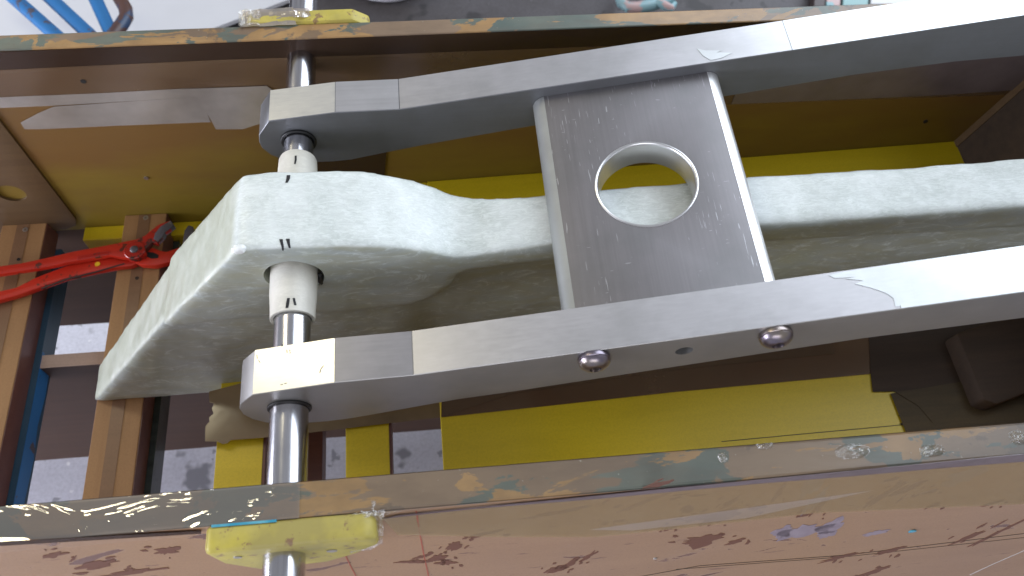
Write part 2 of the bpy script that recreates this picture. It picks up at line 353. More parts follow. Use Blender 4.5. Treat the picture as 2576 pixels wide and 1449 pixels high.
# ------------------------------------------------------------------ the mould box
ZT = .0378; YB0, YB1 = .381, .4045; YF0, YF1 = -.181, -.2135
box_t = thing('wooden_mould_box', 'long open wooden mould box with yellow inside and patchy painted top edges', 'mould', (0,.1,-.4))
def part(name, bm, mat, parent=None, **k): return put(name, bm, mat, parent or box_t, **k)
far = part('far_side_board', box(-1.2,1.9,YB0,YB1,-.36,ZT-.004), 'ochre')
far_low = part('far_apron_board', box(-1.2,1.9,YB0+.002,YB1-.002,-.70,-.3605), 'brown_wood')
part('top_edge', box(-1.2,1.9,YB0-.0005,YB1+.0005,ZT-.0035,ZT,.0016), 'edge_far', label='patchy painted top edge of the far side')
KS = .25
def yout(z): return YF1 - KS*max(0, -z)
near = part('near_side_board', prism([(-1.2,YF1,ZT-.004),(-1.2,YF1,0),(-1.2,yout(-.6),-.6),(-1.2,yout(-.6)+.03,-.6),(-1.2,YF0,-.02),(-1.2,YF0,ZT-.004)], (3.1,0,0)), 'ply_out')
part('top_edge', box(-1.2,1.9,YF1-.0008,YF0+.0005,ZT-.0035,ZT+.0005,.0028), 'edge_near', label='patchy painted top edge of the near side')
# ledge batten and yellow bottom slab
part('ledge_batten', box(-.412,-.05,.355,.3805,-.40,-.354,.0012), 'yellow', label='yellow ledge batten under the slat ends')
sl = []
for x, z in ((.1476,-.2775),(1.045,-.2415)): sl.append((x,z))
sl += [(1.045,-.272),(.1476,-.308)]
part('bottom_slab', xz(sl, -.1805, .3805, .001), 'yellow', label='yellow bottom board')
part('bottom_slat', box(-.04,.1470,.25,.3805,-.305,-.2795,.001), 'yellow', label='short yellow bottom board at the far side')
# slats: tan board with a brown middle stripe and dark side
def slat(x0, x1, y0, y1, zt, n):
    s = part('slat', box(x0,x1,y0,y1,zt-.040,zt,.0008), 'mdf')
    xm = (x0+x1)/2; hw = (x1-x0)*.14
    put('tape_stripe', box(xm-hw*1.15,xm+hw*.85,y0+.0005,y1-.0005,zt+.0001,zt+.0005), 'mdf_stripe', s)
    put('film_edge', box(x1,x1+.0012,y0+.0005,y1-.0005,zt-.0395,zt-.001), 'mdf_side', s)
    return s
s1 = slat(-.5285,-.4610,-.180,.380,-.331,0)
s2 = slat(-.3385,-.2740,-.180,.3805,-.327,1)
for s, x1, zt in ((s1,-.461,-.331),(s2,-.274,-.327)):
    put('under_batten', box(x1-.02,x1+.010,-.18,.352,zt-.078,zt-.0405), 'teal_tape' if s is s2 else 'teal_paint', s)
# blue paint smear on the first slat
smear = [(.17,.0),(.15,.9),(.11,1),(.06,.75),(.01,1),(-.05,.85),(-.10,1),(-.16,.6)]
put('paint_smear', prism([(-.4508,y,-.3725) for y, t in smear]+[(-.4508,y,-.378-.026*t) for y, t in smear[::-1]], (.0004,0,0)), 'blue', s1)
def sheet_poly(name, pts, nrm, mat, parent, th=.0004, label=None, kind=None):
    nrm = Vector(nrm).normalized(); return put(name, prism([Vector(p)+nrm*.0003 for p in pts], nrm*th), mat, parent, label=label, kind=kind)
def wob(pts, amp, sub=3):
    out = []; n = len(pts)
    for i in range(n):
        a, b = Vector(pts[i]), Vector(pts[(i+1)%n])
        for k in range(sub):
            t = k/sub; p = a.lerp(b, t)
            if k: p = p + Vector((noise.noise(p*90), noise.noise(p*90+Vector((9,0,0))), noise.noise(p*90+Vector((0,9,0)))))*amp
            out.append(p)
    return out
# yellow slats between the tan ones and the slab
def yslat(x0, x1, y0, zt):
    s = part('slat', box(x0,x1,y0,.30,zt-.022,zt,.0008), 'yellow', label='yellow coated slat'); 
    put('film_edge', box(x1,x1+.0035,y0+.0005,.2995,zt-.0215,zt-.001), 'mdf_side', s); return s
yslat(-.1560,-.0940,-.180,-.292); yslat(.0180,.0765,-.180,-.284)
# low cross beams and stringers
part('low_slat', box(-.066,-.028,-.1795,.13,-.41,-.376,.001), 'mdf_side', label='reddish brown lower slat')
st_ = part('stringer', box(-.95,.60,.1428,.1635,-.80,-.374), 'brown_wood')
put('cut_edge', box(-.9495,.5995,.1426,.1637,-.3739,-.3731), 'pink_wood', st_)
# far-away end boards
end_l = part('backing_board', xz([(-1.1,.0),(-.413,.0),(-.4135,-.325),(-.421,-.343),(-.440,-.352),(-1.1,-.357)], .3765, .3808, .001), 'brown_olive', label='dark brown backing board with a round hand hole')
end_r = part('end_board', prism([(1.02,-.1805,-.2425),(1.02,.3805,-.2425),(1.075,.3805,.015),(1.075,-.1805,.015)], (.018,0,0)), 'board_dark', label='dark taped upright end board on the right')
put('corner_tape', prism([(1.0192,.368,-.2425),(1.0192,.3803,-.2425),(1.0742,.3803,.015),(1.0742,.368,.015)], (-.0008,0,0)), 'brown_olive', end_r)
# tape on the inside of the far side; pale pieces paint a reflection band
def tape_y(name_pts, mat, parent, Y=YB0, lab=None, off=.0004, kind=None):
    pts = [onY(u,v,Y-off) for u, v in name_pts]
    return put('tape_strip', prism(pts, (0,-.0002,0)), mat, parent, label=lab)
tape_y([(-300,142),(0,130.5),(861,95),(1941,54),(2700,24),(2700,140),(1941,166),(935,143),(560,156),(0,186),(-300,203)], 'tape_dark', far, off=.0004)
tape_y([(-300,190),(0,176),(560,150),(935,138),(1941,100),(2700,60),(2700,232),(1860,262),(930,290),(670,216),(250,234),(0,244),(-300,256)], 'tape', far, off=.0008)
tape_y([(-300,262),(0,244.6),(250,234.6),(460,223),(660,217),(690,228),(500,244),(130,266),(-300,284)], 'tape_pale_sheen', far, off=.0012)
tape_y([(135,268),(340,254),(505,244),(530,307),(300,316),(100,325),(62,325),(52,308),(95,285)], 'tape_pale_sheen', far, off=.0014)
tape_y([(452,225),(671,216),(692,232),(720,330),(700,317),(655,311),(610,325),(543,325),(500,246)], 'tape_pale_sheen', far, off=.0020)
tape_y([(1840,262),(2350,240),(2576,225),(2700,215),(2700,100),(2380,150),(1850,236)], 'tape_purple', far, off=.0020)
tape_y([(700,330),(965,318),(972,385),(965,470),(700,470)], 'tape_dark', far, off=.0012)
# tape across the slats and slab in front of the laminate (long strip)
def onSlab(u, v, off=0):
    a = Vector((.1476,0,-.2775)); n = Vector((-.0401,0,1)).normalized(); a = a+n*off
    r = ray(u,v); return CAM + r*((a-CAM).dot(n)/r.dot(n))
def tape_slab(pix, mat, off, lab=None):
    pts = [onSlab(u,v,off) for u, v in pix]; return put('tape_strip', prism(pts, (0,0,.0002)), mat, box_t, label=lab)
tape_slab([(1110,930),(2300,800),(2190,941),(1700,986),(1112,1050)], 'tape', .0006)
tape_slab([(1110,1050),(1112,900),(2100,800),(2100,890),(1700,930),(1500,960),(1290,990)], 'tape', .0012)
tape_slab([(2185,830),(2700,760),(2900,1060),(2280,1090),(2287,1078),(2263,1066),(2290,1053),(2258,1046),(2290,1036),(2255,985),(2195,986),(2190,942)], 'board_dark', .0018)
tape_slab([(2240,990),(2420,960),(2750,900),(2800,1075),(2283,1120),(2278,1085)], 'board_dark2', .0024)
rg = [(526,1000),(527,1012),(538,1015),(533,1028),(537,1040),(526,1050),(527,1060),(517,1072),(516,1090),(516,1110),(548,1111),(560,1117),(572,1115),(580,1107),(700,1098),(800,1086),(1112,1049),(1112,900),(700,940),(526,985)]
p_over = [onZ(u,v,-.279) for u, v in rg]
put('tape_strip', prism(p_over, (0,0,-.0006)), tape('loose_tan_tape', (.30,.20,.10), (.24,.165,.085), .92, gl=.12, sheen=.15, fk=.1, wr=.05, wscale=34, wd=.001, stretch=(1,1,1)), box_t, label='loose tan tape bridging the gap with a ragged end')
br = [onSlab(u,v,.001) for u, v in ((2372,860),(2438,1024),(2470,1036),(2820,900),(2820,700))]
eb = part('end_brace', prism(br, (.006,0,.028), .004, 2), 'board_dark', smooth='auto', label='dark brown block in the right corner')
tape_slab([(2250,985),(2268,984),(2440,960),(2450,972),(2385,1040),(2345,1062),(2310,1020)], 'board_dark2', .0032)
# thin pencil line on the yellow slab
def strip(pts, wdt, nrm, mat, name, parent, lift=.0004):
    nrm = Vector(nrm).normalized(); bm = bmesh.new(); L, R = [], []
    pts = [Vector(p) for p in pts]
    for i, p in enumerate(pts):
        t = (pts[min(i+1,len(pts)-1)]-pts[max(i-1,0)]).normalized(); s = nrm.cross(t).normalized()
        k = wdt[i] if isinstance(wdt, (list,tuple)) else wdt
        L.append(p+s*k/2+nrm*lift); R.append(p-s*k/2+nrm*lift)
    poly = L+R[::-1]; 
    va = [bm.verts.new(q) for q in L]; vb = [bm.verts.new(q) for q in R]; vc = [bm.verts.new(q-nrm*lift*1.5) for q in L]; vd = [bm.verts.new(q-nrm*lift*1.5) for q in R]
    for i in range(len(L)-1):
        bm.faces.new((va[i],va[i+1],vb[i+1],vb[i])); bm.faces.new((va[i],vc[i],vc[i+1],va[i+1])); bm.faces.new((vb[i],vb[i+1],vd[i+1],vd[i]))
    bm.faces.new((va[0],vb[0],vd[0],vc[0])); bm.faces.new((va[-1],vc[-1],vd[-1],vb[-1]))
    return put(name, bm, mat, parent)
strip([onSlab(1815,1111), onSlab(2060,1088), onSlab(2280,1068)], .0009, (0,0,1), 'darkline', 'pencil_line', box_t)
# screws in the slats and in the boards
def screw(p, nrm, r, parent, mat='screw'):
    nrm = Vector(nrm).normalized(); bm = lathe([(-.001,r),(.0004,r),(.0006,r*.8),(.0001,r*.35)], p, nrm, 16)
    return put('screw', bm, mat, parent, smooth='auto')
for (u,v), s in (((64,578),s1),((47,653),s1),((367,548),s2),((345,700),s2)):
    screw(onZ(u,v,-.331 if s is s1 else -.327)+Vector((0,0,.0004)), (0,0,1), .0042 if v < 600 else .0028, s, 'screw' if v < 600 else 'pit')
for u, v in ((210,203),(368,447),(2328,305)):
    screw(onY(u,v,YB0)-Vector((0,.0012,0)), (0,-1,0), .0035, far, 'pit' if u != 368 else 'screw')
# oval hand hole in the left end board (yellow behind)
hp = onY(28,487,.3765)
cut_later = (end_l, hp)
# outside of the near side: tape lip, lines, stains
YO = YF1
def on_out(u, v, off=.0):
    p = onY(u, v, YO-off)
    if p.z >= 0: return p
    r = ray(u, v); n = Vector((0,1,-KS)); return CAM + r*((Vector((0,YF1-off,0))-CAM).dot(n)/r.dot(n))
lip = [(1000,1296),(1300,1266),(1700,1226),(2150,1183),(2576,1141),(2800,1120),(2800,1142),(2576,1160),(2350,1178),(2150,1196),(1900,1216),(1500,1254),(1200,1278),(960,1304)]
put('tape_strip', prism([on_out(u,v,.0012) for u, v in lip], (0,-.0006,0)), 'tape_purple', near, label='purplish tape lip under the near top edge')
l2 = [(-300,1386),(0,1362),(506,1334),(506,1341),(0,1372),(-300,1402)]
put('tape_strip', prism([on_out(u,v,.0012) for u, v in l2], (0,-.0006,0)), 'tape_dark', near)
l3 = [(960,1302),(1500,1252),(2150,1196),(2700,1150),(2700,1262),(2050,1290),(1700,1330),(1500,1350),(1240,1350),(1000,1345)]
put('tape_strip', prism([on_out(u,v,.0006) for u, v in l3], (0,-.0003,0)), tape('amber_tape', (.97,.95,.80), (.42,.27,.13), .35, wr=.2, sheen=.1), near, label='amber tape under the lip')
for pts, wd, mt in (([(1047,1285),(1055,1335),(1066,1395),(1076,1440),(1078,1449)], .0014, 'redline'), ([(868,1395),(885,1430),(902,1460)], .0012, 'redline'),
                    ([(1600,1452),(1760,1423),(2130,1396),(2576,1342)], .0010, 'darkline'), ([(1700,1432),(2130,1400),(2576,1352)], .0006, 'darkline'),
                    ([(2620,1365),(2576,1385),(2500,1418),(2440,1446)], .0016, 'whiteline')):
    strip([on_out(u,v) for u, v in pts], wd, (0,-1,0), mt, 'pencil_line' if mt != 'whiteline' else 'scratch', near)
# resin stains, each its own flat drip
def stain(cu, cv, w_, h_, ang, mat='stain', seed=0, rough=.35):
    c = on_out(cu, cv); ux = on_out(cu+50, cv)-c; sx = ux.length/50; uz = on_out(cu, cv+20)-c; sz = uz.length/20
    n = 26; pts = []
    for i in range(n):
        a = 2*math.pi*i/n; rr = 1+rough*noise.noise(Vector((math.cos(a)*1.6, math.sin(a)*1.6, seed*3.1)))+rough*.8*noise.noise(Vector((math.cos(a)*4, math.sin(a)*4, seed*1.7)))
        px, py = math.cos(a)*w_/2*rr, math.sin(a)*h_/2*rr
        x = px*math.cos(ang)-py*math.sin(ang); y = px*math.sin(ang)+py*math.cos(ang)
        pts.append(Vector((c.x+x*sx, yout(c.z-y*sz)-.0001, c.z-y*sz)))
    return put('stain', prism(pts, (0,-.0003,0)), mat, near)
k = 0
for a in [(1815,1297,90,22,-.12),(1835,1265,40,12,-.6),(1905,1277,26,9,-.3,),(1760,1302,58,14,-.1),(1680,1330,26,8,-.1),(1762,1360,90,20,-.05),(1800,1302,60,18,-.15),
          (1640,1225,60,16,-.3),(1730,1280,30,20,-.1),(1620,1262,120,10,-.35),(1560,1310,26,6,0),(1520,1316,22,8,-.1),(1140,1373,42,16,-.3),(1100,1403,36,14,-.1),
          (1060,1400,50,7,-.2),(1045,1412,90,8,.05),(1125,1415,50,9,.05),(1210,1345,60,8,-.1),(1240,1337,70,5,-.1),(1430,1420,40,14,-.5),(1480,1400,40,10,-.5),(1400,1432,46,10,-.2),
          (1905,1275,34,8,-.05),(2020,1296,20,6,-.05),(2060,1275,18,40,.5),(2235,1238,70,16,-.7),(2280,1230,60,14,-.35),(2340,1236,30,9,-.3),(2247,1204,26,7,-.1),(1960,1237,16,40,.2),
          (2120,1400,70,8,-.15),(2240,1385,60,8,-.2),(2190,1440,60,10,-.3),(2350,1270,30,10,-.15),(2500,1265,40,6,-.2),(2440,1350,60,8,-.4),(2530,1330,90,8,-.6),(1850,1362,40,8,-.2),(420,1385,70,14,-.1),(250,1420,120,14,-.1),(140,1395,60,10,-.1),(330,1440,160,10,-.05)]:
    k += 1; stain(a[0],a[1],a[2],a[3],a[4],'stain',k,.75)
    for q in range(3):
        an = random.uniform(0,6.28); stain(a[0]+math.cos(an)*a[2]*.8, a[1]+math.sin(an)*(a[3]*.9+6), random.uniform(4,a[2]*.28), random.uniform(2.5,6), a[4]+random.uniform(-.3,.3), 'stain', k*7+q, .6)
for a in [(2020,1336,130,26,-.06),(2090,1325,60,30,-.2),(2075,1345,40,16,0),(1970,1338,40,26,0),(2200,1340,50,10,-.1),(2050,1260,26,60,.35),(2040,1222,40,50,.2),(2420,1200,80,34,-.3)]:
    k += 1; stain(a[0],a[1],a[2],a[3],a[4],'scrap',k,.6)
screw(on_out(2295,1336)+Vector((0,-.0006,0)), (0,-1,0), .0045, near, 'cyan')
screw(on_out(1648,1404)+Vector((0,-.0006,0)), (0,-1,0), .0022, near)
# wrinkled glossy tape on the near top edge, left end
def wr_sheet(x0, x1, y0, y1, z, amp, nx, ny, seed):
    bm = bmesh.new(); g = []
    for i in range(nx+1):
        row = []
        for j in range(ny+1):
            x = x0+(x1-x0)*i/nx; y = y0+(y1-y0)*j/ny
            h = noise.fractal(Vector((x*18+seed, y*70, seed)), .9, 2.1, 4)*amp
            row.append(bm.verts.new((x, y, z+.0009+max(-.0006,h))))
        g.append(row)
    for i in range(nx):
        for j in range(ny): bm.faces.new((g[i][j],g[i+1][j],g[i+1][j+1],g[i][j+1]))
    return bm
part('tape_strip', wr_sheet(-.62,.02,YF1-.001,YF0-.0005,ZT+.0006,.0002,300,26,3), 'tape_wrinkled', smooth=True, label='wrinkled glossy tape on the near top edge')
for (u, v, sx, sy) in ((2145,1135,.030,.012),(2345,1133,.022,.010),(2560,1100,.014,.012),(1818,1150,.008,.008),(1925,1122,.014,.005)):
    c = onZ(u,v,ZT+.001); bm = bmesh.new(); g = []
    for i in range(15):
        row = []
        for j in range(9):
            x = (i/14-.5)*2; y = (j/8-.5)*2; h = max(0, 1-x*x-y*y*.8)
            hh = h*.0035+abs(noise.noise(Vector((x*2.4+u, y*2.4, v))))*.0035*h
            row.append(bm.verts.new((c.x+x*sx*.6, c.y+y*sy*.6, c.z-.0007+hh)))
        g.append(row)
    for i in range(14):
        for j in range(8): bm.faces.new((g[i][j],g[i+1][j],g[i+1][j+1],g[i][j+1]))
    part('tape_wrinkle', bm, 'tape_clear', smooth=False)
# yellow guide pads outside both sides, round the shaft
padf = part('guide_pad', xz([(-.0635,.034),(-.060,.0395),(.080,.0395),(.0885,.033),(.0885,.010),(.066,-.022),(.034,-.052),(-.036,-.060),(-.060,-.016)], -.2140, -.2385, .0045, 3), 'yellow_pad', smooth='auto', label='yellow guide pad on the near side')
put('blue_stripe', box(-.0575,.0,-.2165,-.2142,.0397,.0403), 'cyan', padf)
screw(onY(835,1386,-.2390), (0,-1,0), .005, padf); screw(onY(598,1402,-.2390), (0,-1,0), .004, padf)
# crumpled clear tape over the pad corner
def crumple(pts, th, mat, parent, seed, amp, lab=None, n=12):
    a, b, c, d = [Vector(p) for p in pts]; bm = bmesh.new(); g = []
    nn = (b-a).cross(d-a).normalized()
    for i in range(n+1):
        row = []
        for j in range(n+1):
            p = a.lerp(b,i/n).lerp(d.lerp(c,i/n), j/n); q = p*70+Vector((seed,0,0))
            row.append(bm.verts.new(p+nn*abs(noise.noise(q))*amp+Vector((noise.noise(q*1.3),noise.noise(q*1.7),noise.noise(q)))*amp*.5))
        g.append(row)
    for i in range(n):
        for j in range(n): bm.faces.new((g[i][j],g[i+1][j],g[i+1][j+1],g[i][j+1]))
    return put('tape_scrap', bm, mat, parent, label=lab)
crumple([(.060,-.2395,-.012),(.093,-.238,.010),(.096,-.213,.041),(.066,-.216,.0405)], 0, 'tape_clear', padf, 3, .0035)
crumple([(.072,-.205,.0395),(.100,-.205,.0395),(.112,-.216,.036),(.078,-.219,.040)], 0, 'tape_clear', padf, 8, .006)
padb = part('guide_pad', xz([(-.066,.034),(-.060,.0425),(.070,.0425),(.090,.030),(.090,.0),(.03,-.045),(-.04,-.045),(-.062,0)], .4055, .4255, .003, 2), 'yellow_pad', smooth='auto', label='yellow guide pad on the far side')
crumple([(-.070,.402,.0395),(.0,.402,.0400),(-.004,.428,.045),(-.066,.426,.043)], 0, 'tape_pale_sheen', padb, 5, .004)
crumple([(-.072,.404,.040),(-.045,.402,.040),(-.042,.425,.046),(-.070,.424,.046)], 0, 'tape_clear', padb, 15, .006)
crumple([(-.004,.412,.042),(.018,.412,.042),(.018,.42,.050),(-.004,.42,.050)], 0, 'tape_pale_sheen', padb, 25, .006)
cut(end_l, lathe([(.37,.0205),(.39,.0205)], (hp.x,0,hp.z), (0,1,0), 32)); sharp(end_l)
# ------------------------------------------------------------------ the steel shaft
rod = put('steel_shaft', lathe([(-.36,.0193),(-.10,.0193),(.06,.0193),(.12,.0175),(.30,.0175),(.31,.0183),(.95,.0183)], (-.0002,0,0), (0,1,0), 96), 'steel', smooth='auto')
tag(rod, 'long polished round steel shaft passing through both bars and the laminate', 'shaft')
# ------------------------------------------------------------------ the aluminium fork
fork = thing('aluminium_fork', 'welded silver aluminium fork of two long bent bars joined by a holed plate', 'fork', (0,.1,.03))
def barpoly(top, bot): return top + bot
up_top = [(-.028,.0385),(.0504,.0483),(.125,.0485),(1.25,.2235)]
up_bot = [(1.25,.112),(.875,.0943),(.7892,.0888),(.6713,.0735),(.5364,.0483),(.2855,.0069),(.150,-.020),(.0812,-.0362),(.058,-.0420),(.035,-.0440),(.012,-.0435),(-.010,-.0405),(-.027,-.0345),(-.0385,-.025),(-.046,-.011),(-.0472,.001),(-.0445,.014)]
lo_top = [(-.0275,.0415),(.0536,.0570),(.129,.0612),(1.15,.2295)]
lo_bot = [(1.15,.14),(.7326,.0955),(.5752,.0725),(.40,.035),(.2282,-.0025),(.1701,-.0130),(.115,-.0290),(.080,-.0395),(.055,-.0460),(.030,-.0495),(.005,-.0500),(-.016,-.0465),(-.0315,-.0395),(-.043,-.0265),(-.0485,-.0105),(-.0485,.006),(-.0440,.020)]
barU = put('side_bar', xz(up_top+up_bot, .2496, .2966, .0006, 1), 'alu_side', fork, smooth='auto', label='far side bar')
barL = put('side_bar', xz(lo_top+lo_bot, -.0926, -.0452, .0006, 1), 'alu_front', fork, smooth='auto', label='near side bar')
# facets of the top edges as thin skins with their own tone or film
def facet(p, q, y0, y1, mat, name, bar, lift=.0003, lab=None):
    p, q = Vector((p[0],0,p[1])), Vector((q[0],0,q[1])); t = (q-p).normalized(); n = Vector((-t.z,0,t.x)); a = p+t*.0003+n*lift; b = q-t*.0003+n*lift
    return put(name, prism([(a.x,y0+.0004,a.z),(b.x,y0+.0004,b.z),(b.x,y1-.0004,b.z),(a.x,y1-.0004,a.z)], n*.00025), mat, bar, label=lab)
def lerp2(a, b, t): return (a[0]+(b[0]-a[0])*t, a[1]+(b[1]-a[1])*t)
facet(lo_top[0], lo_top[1], -.0926, -.0452, 'alu_bright', 'pale_facet', barL)
facet(lo_top[1], lo_top[2], -.0926, -.0452, 'film_grey', 'protective_film', barL)
tL = lambda x: lerp2(lo_top[2], lo_top[3], (x-lo_top[2][0])/(lo_top[3][0]-lo_top[2][0]))
tU = lambda x: lerp2(up_top[2], up_top[3], (x-up_top[2][0])/(up_top[3][0]-up_top[2][0]))
facet(tL(.1295), tL(.585), -.0926, -.0452, 'alu', 'protective_film', barL)
facet(tL(.585), tL(1.14), -.0926, -.0452, 'film_pale', 'pale_facet', barL)
facet(up_top[0], up_top[1], .2496, .2966, 'alu_bright', 'pale_facet', barU)
facet(up_top[1], up_top[2], .2496, .2966, 'alu', 'protective_film', barU)
facet(tU(.1255), tU(.578), .2496, .2966, 'alu', 'protective_film', barU)
facet(tU(.578), tU(1.24), .2496, .2966, 'film_pale', 'pale_facet', barU)
def film_patch(bar, pix, y0, line, mat):
    (x0,z0),(x1,z1) = line; n = Vector((-(z1-z0),0,x1-x0)).normalized(); a = Vector((x0,0,z0))+n*.0008; P = []
    for u, v in pix:
        r = ray(u,v); P.append(CAM + r*((a-CAM).dot(n)/r.dot(n)))
    return put('film_patch', prism(P, n*.0002), mat, bar)
film_patch(barL, [(2084,692),(2120,684),(2258,663),(2262,700),(2264,770),(2252,772),(2248,750),(2228,737),(2190,724),(2150,714),(2172,706),(2128,702),(2150,697),(2100,700)], -.09, lo_top[2:4], 'film_pale')
film_patch(barU, [(1753,122),(1775,127),(1816,127),(1803,132),(1842,133),(1815,146),(1788,152),(1768,140)], .25, up_top[2:4], 'film_pale')
for pts in ([(1450,842),(1700,806),(1990,770)], [(1150,833),(1400,800),(1640,764)], [(2086,690),(2097,740),(2112,795)]):
    line = lo_top[2:4]; (x0,z0),(x1,z1) = line; n = Vector((-(z1-z0),0,x1-x0)).normalized(); a = Vector((x0,0,z0))
    ps = [CAM + ray(u,v)*((a-CAM).dot(n)/ray(u,v).dot(n)) for u, v in pts]
    strip(ps, .0007, n, 'film_grey', 'film_crease', barL, .0005)
# cross plate with round hole
ax, az = .2883, .0588; sl_ = .1577; L_ = .210; T_ = .034
t = Vector((1,0,sl_)).normalized(); nn = Vector((-t.z,0,t.x)); P0 = Vector((ax,0,az))
def pp(a, b): q = P0+t*a-nn*b; return (q.x, q.z)
prof = []
def arc(cx, cb, r, a0, a1, n=6):
    for i in range(n+1):
        a = math.radians(a0+(a1-a0)*i/n); prof.append(pp(cx+r*math.cos(a), cb-r*math.sin(a)))
arc(.010,.017,.017,180,96); arc(L_-.012,.015,.015,84,-60); prof.append(pp(L_-.02,T_)); prof.append(pp(.02,T_))
prof.append(pp(.002,T_-.006))
plate = put('cross_plate', xz(prof, -.0450, .2494), 'alu_plate', fork)
def edge_skin(cx, cb, r, a0, a1, name, mat, lab):
    n = 10; A = []; B = []
    for i in range(n+1):
        a = math.radians(a0+(a1-a0)*i/n); A.append(pp(cx+(r+.0003)*math.cos(a), cb-(r+.0003)*math.sin(a)))
        B.append(pp(cx+(r-.001)*math.cos(a), cb-(r-.001)*math.sin(a)))
    return put(name, xz(A+B[::-1], -.0448, .2492), mat, plate, smooth='auto', label=lab)
edge_skin(L_-.012,.015,.015,86,-58,'rounded_edge','alu_round','rounded edge on the right with its highlight in the colour')
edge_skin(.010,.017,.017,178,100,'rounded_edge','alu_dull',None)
hc = Vector((.3907,.1075,0)); zc = P0.z+(hc.x-P0.x)*sl_
pw = WORLD[plate.name]
cut(plate, lathe([(-.08,.0535),(-.0016,.0535),(.0,.0552),(.05,.0552)], (hc.x,hc.y,zc), nn, 96)); sharp(plate, 28)
# turned rim ring in the hole
ring = lathe([(-T_-.0003,.0520),(-.0030,.0524),(-.0008,.0530),(.0006,.0540),(.0010,.0550),(.0006,.0560),(-.0010,.0568),(-.0012,.0545),(-T_-.0003,.0532)], (hc.x,hc.y,zc), nn, 96, ca=False, cb=False)
put('hole_rim', ring, 'alu_edge', plate, smooth='auto')
for bar, ya, yb in ((barU,.24,.31),(barL,-.10,-.03)):
    cut(bar, lathe([(ya,.0212),(yb,.0212)], (-.0002,0,0), (0,1,0), 48)); sharp(bar)
bh = onY(1721,883,-.0926); cut(barL, lathe([(-.12,.0088),(-.06,.0088)], (bh.x,0,bh.z), (0,1,0), 32)); sharp(barL)
put('hole_bottom', lathe([(-.0615,.0088),(-.0608,.0088)], (bh.x,0,bh.z), (0,1,0), 24), 'pit', barL)
def oring(y, R, r, par):
    bm = bmesh.new(); N, K = 64, 10; g = []
    for i in range(N):
        a = 2*math.pi*i/N; g.append([bm.verts.new((-.0002+math.cos(a)*(R+r*math.cos(2*math.pi*j/K)), y+r*math.sin(2*math.pi*j/K), math.sin(a)*(R+r*math.cos(2*math.pi*j/K)))) for j in range(K)])
    for i in range(N):
        for j in range(K): bm.faces.new((g[i][j],g[(i+1)%N][j],g[(i+1)%N][(j+1)%K],g[i][(j+1)%K]))
    return put('seal_ring', bm, 'rubber', par, smooth=True)
oring(-.0938,.0206,.0016,barL); oring(.2480,.0196,.0017,barU)
put('bushing', lathe([(-.0915,.0211),(-.0915,.0196),(-.046,.0196),(-.046,.0211)], (-.0002,0,0), (0,1,0), 48, ca=False, cb=False), 'rubber', barL, smooth='auto')
put('bushing', lathe([(.2510,.0211),(.2510,.0178),(.2955,.0178),(.2955,.0211)], (-.0002,0,0), (0,1,0), 48, ca=False, cb=False), 'rubber', barU, smooth='auto')
# button-head bolts with washers
for u, v in ((1495,908),(1952,848)):
    c = onY(u,v,-.0975); o = (c.x,-.0926,c.z)
    pr = [(0,.0150),(-.0020,.0162),(-.0045,.0163),(-.0052,.0158),(-.0054,.0154),(-.0058,.0158),(-.0080,.0152),(-.0105,.0134),(-.0128,.0104),(-.0140,.0072),(-.0142,.0058),(-.0090,.0050)]
    b_o = put('bolt', lathe(pr, o, (0,1,0), 48), 'bolt', fork, smooth='auto')
    put('hex_socket', lathe([(-.0096,.0054),(-.0090,.0054)], o, (0,1,0), 6), 'pit', b_o)
# tiny scribbles on the end facet
def on_fac(u, v):
    n = Vector((lo_top[0][1]-lo_top[1][1], 0, lo_top[1][0]-lo_top[0][0])).normalized(); a = Vector((lo_top[0][0],0,lo_top[0][1]))
    r = ray(u,v); return CAM + r*((a-CAM).dot(n)/r.dot(n)), n
def scrib(pl, wd=.0006):
    ps = [on_fac(u,v)[0] for u, v in pl]; return strip(ps, wd, on_fac(700,900)[1], 'darkline', 'pen_mark', barL, .0008)
scrib([(710,865),(710,874)]); scrib([(722,880),(723,889)],.0008); scrib([(727,881),(731,881),(729,885),(733,889),(728,889)]); scrib([(815,920),(808,928),(805,939)],.0008)
scrib([(647,893),(648,903)]); scrib([(651,906),(655,913)]); scrib([(706,969),(712,967)]); scrib([(716,966),(722,964)])
# ------------------------------------------------------------------ the glass-fibre laminate
lam = thing('glass_fibre_lever', 'pale green glass fibre laminate lever with thick boss and long arm', 'laminate', (0,.1,-.2))
def nprism(poly, y0, y1): return xz(poly, y0, y1)
bmx = bmesh.new(); 
def join(bm2):
    me = bpy.data.meshes.new('t'); bmesh.ops.recalc_face_normals(bm2, faces=bm2.faces); bm2.to_mesh(me); bm2.free(); bmx.from_mesh(me); bpy.data.meshes.remove(me)
boss = [(-.050,.056),(-.02,.058),(.03,.057),(.08,.052),(.120,.042),(.150,.030),(.178,.013),(.182,-.02),(.176,-.050),(.152,-.078),(.125,-.092),(.06,-.098),(-.03,-.098),(-.10,-.104),(-.166,-.110),(-.178,-.106)]
arm_top = [(.150,.026),(.178,.014),(.200,.014),(.24,.022),(.30,.033),(.52,.044),(.70,.046),(.85,.052),(1.4,.07)]
body = [(-.052,.046),(.10,.03),(.178,.0),(.30,.02),(1.4,.05),(1.4,-.14),(.30,-.205),(.15,-.255),(.05,-.362),(-.335,-.362)]
def dense(poly, n=6):
    out = []
    for i, p in enumerate(poly):
        q = poly[(i+1)%len(poly)]
        for k in range(n): out.append((p[0]+(q[0]-p[0])*k/n, p[1]+(q[1]-p[1])*k/n))
    return out
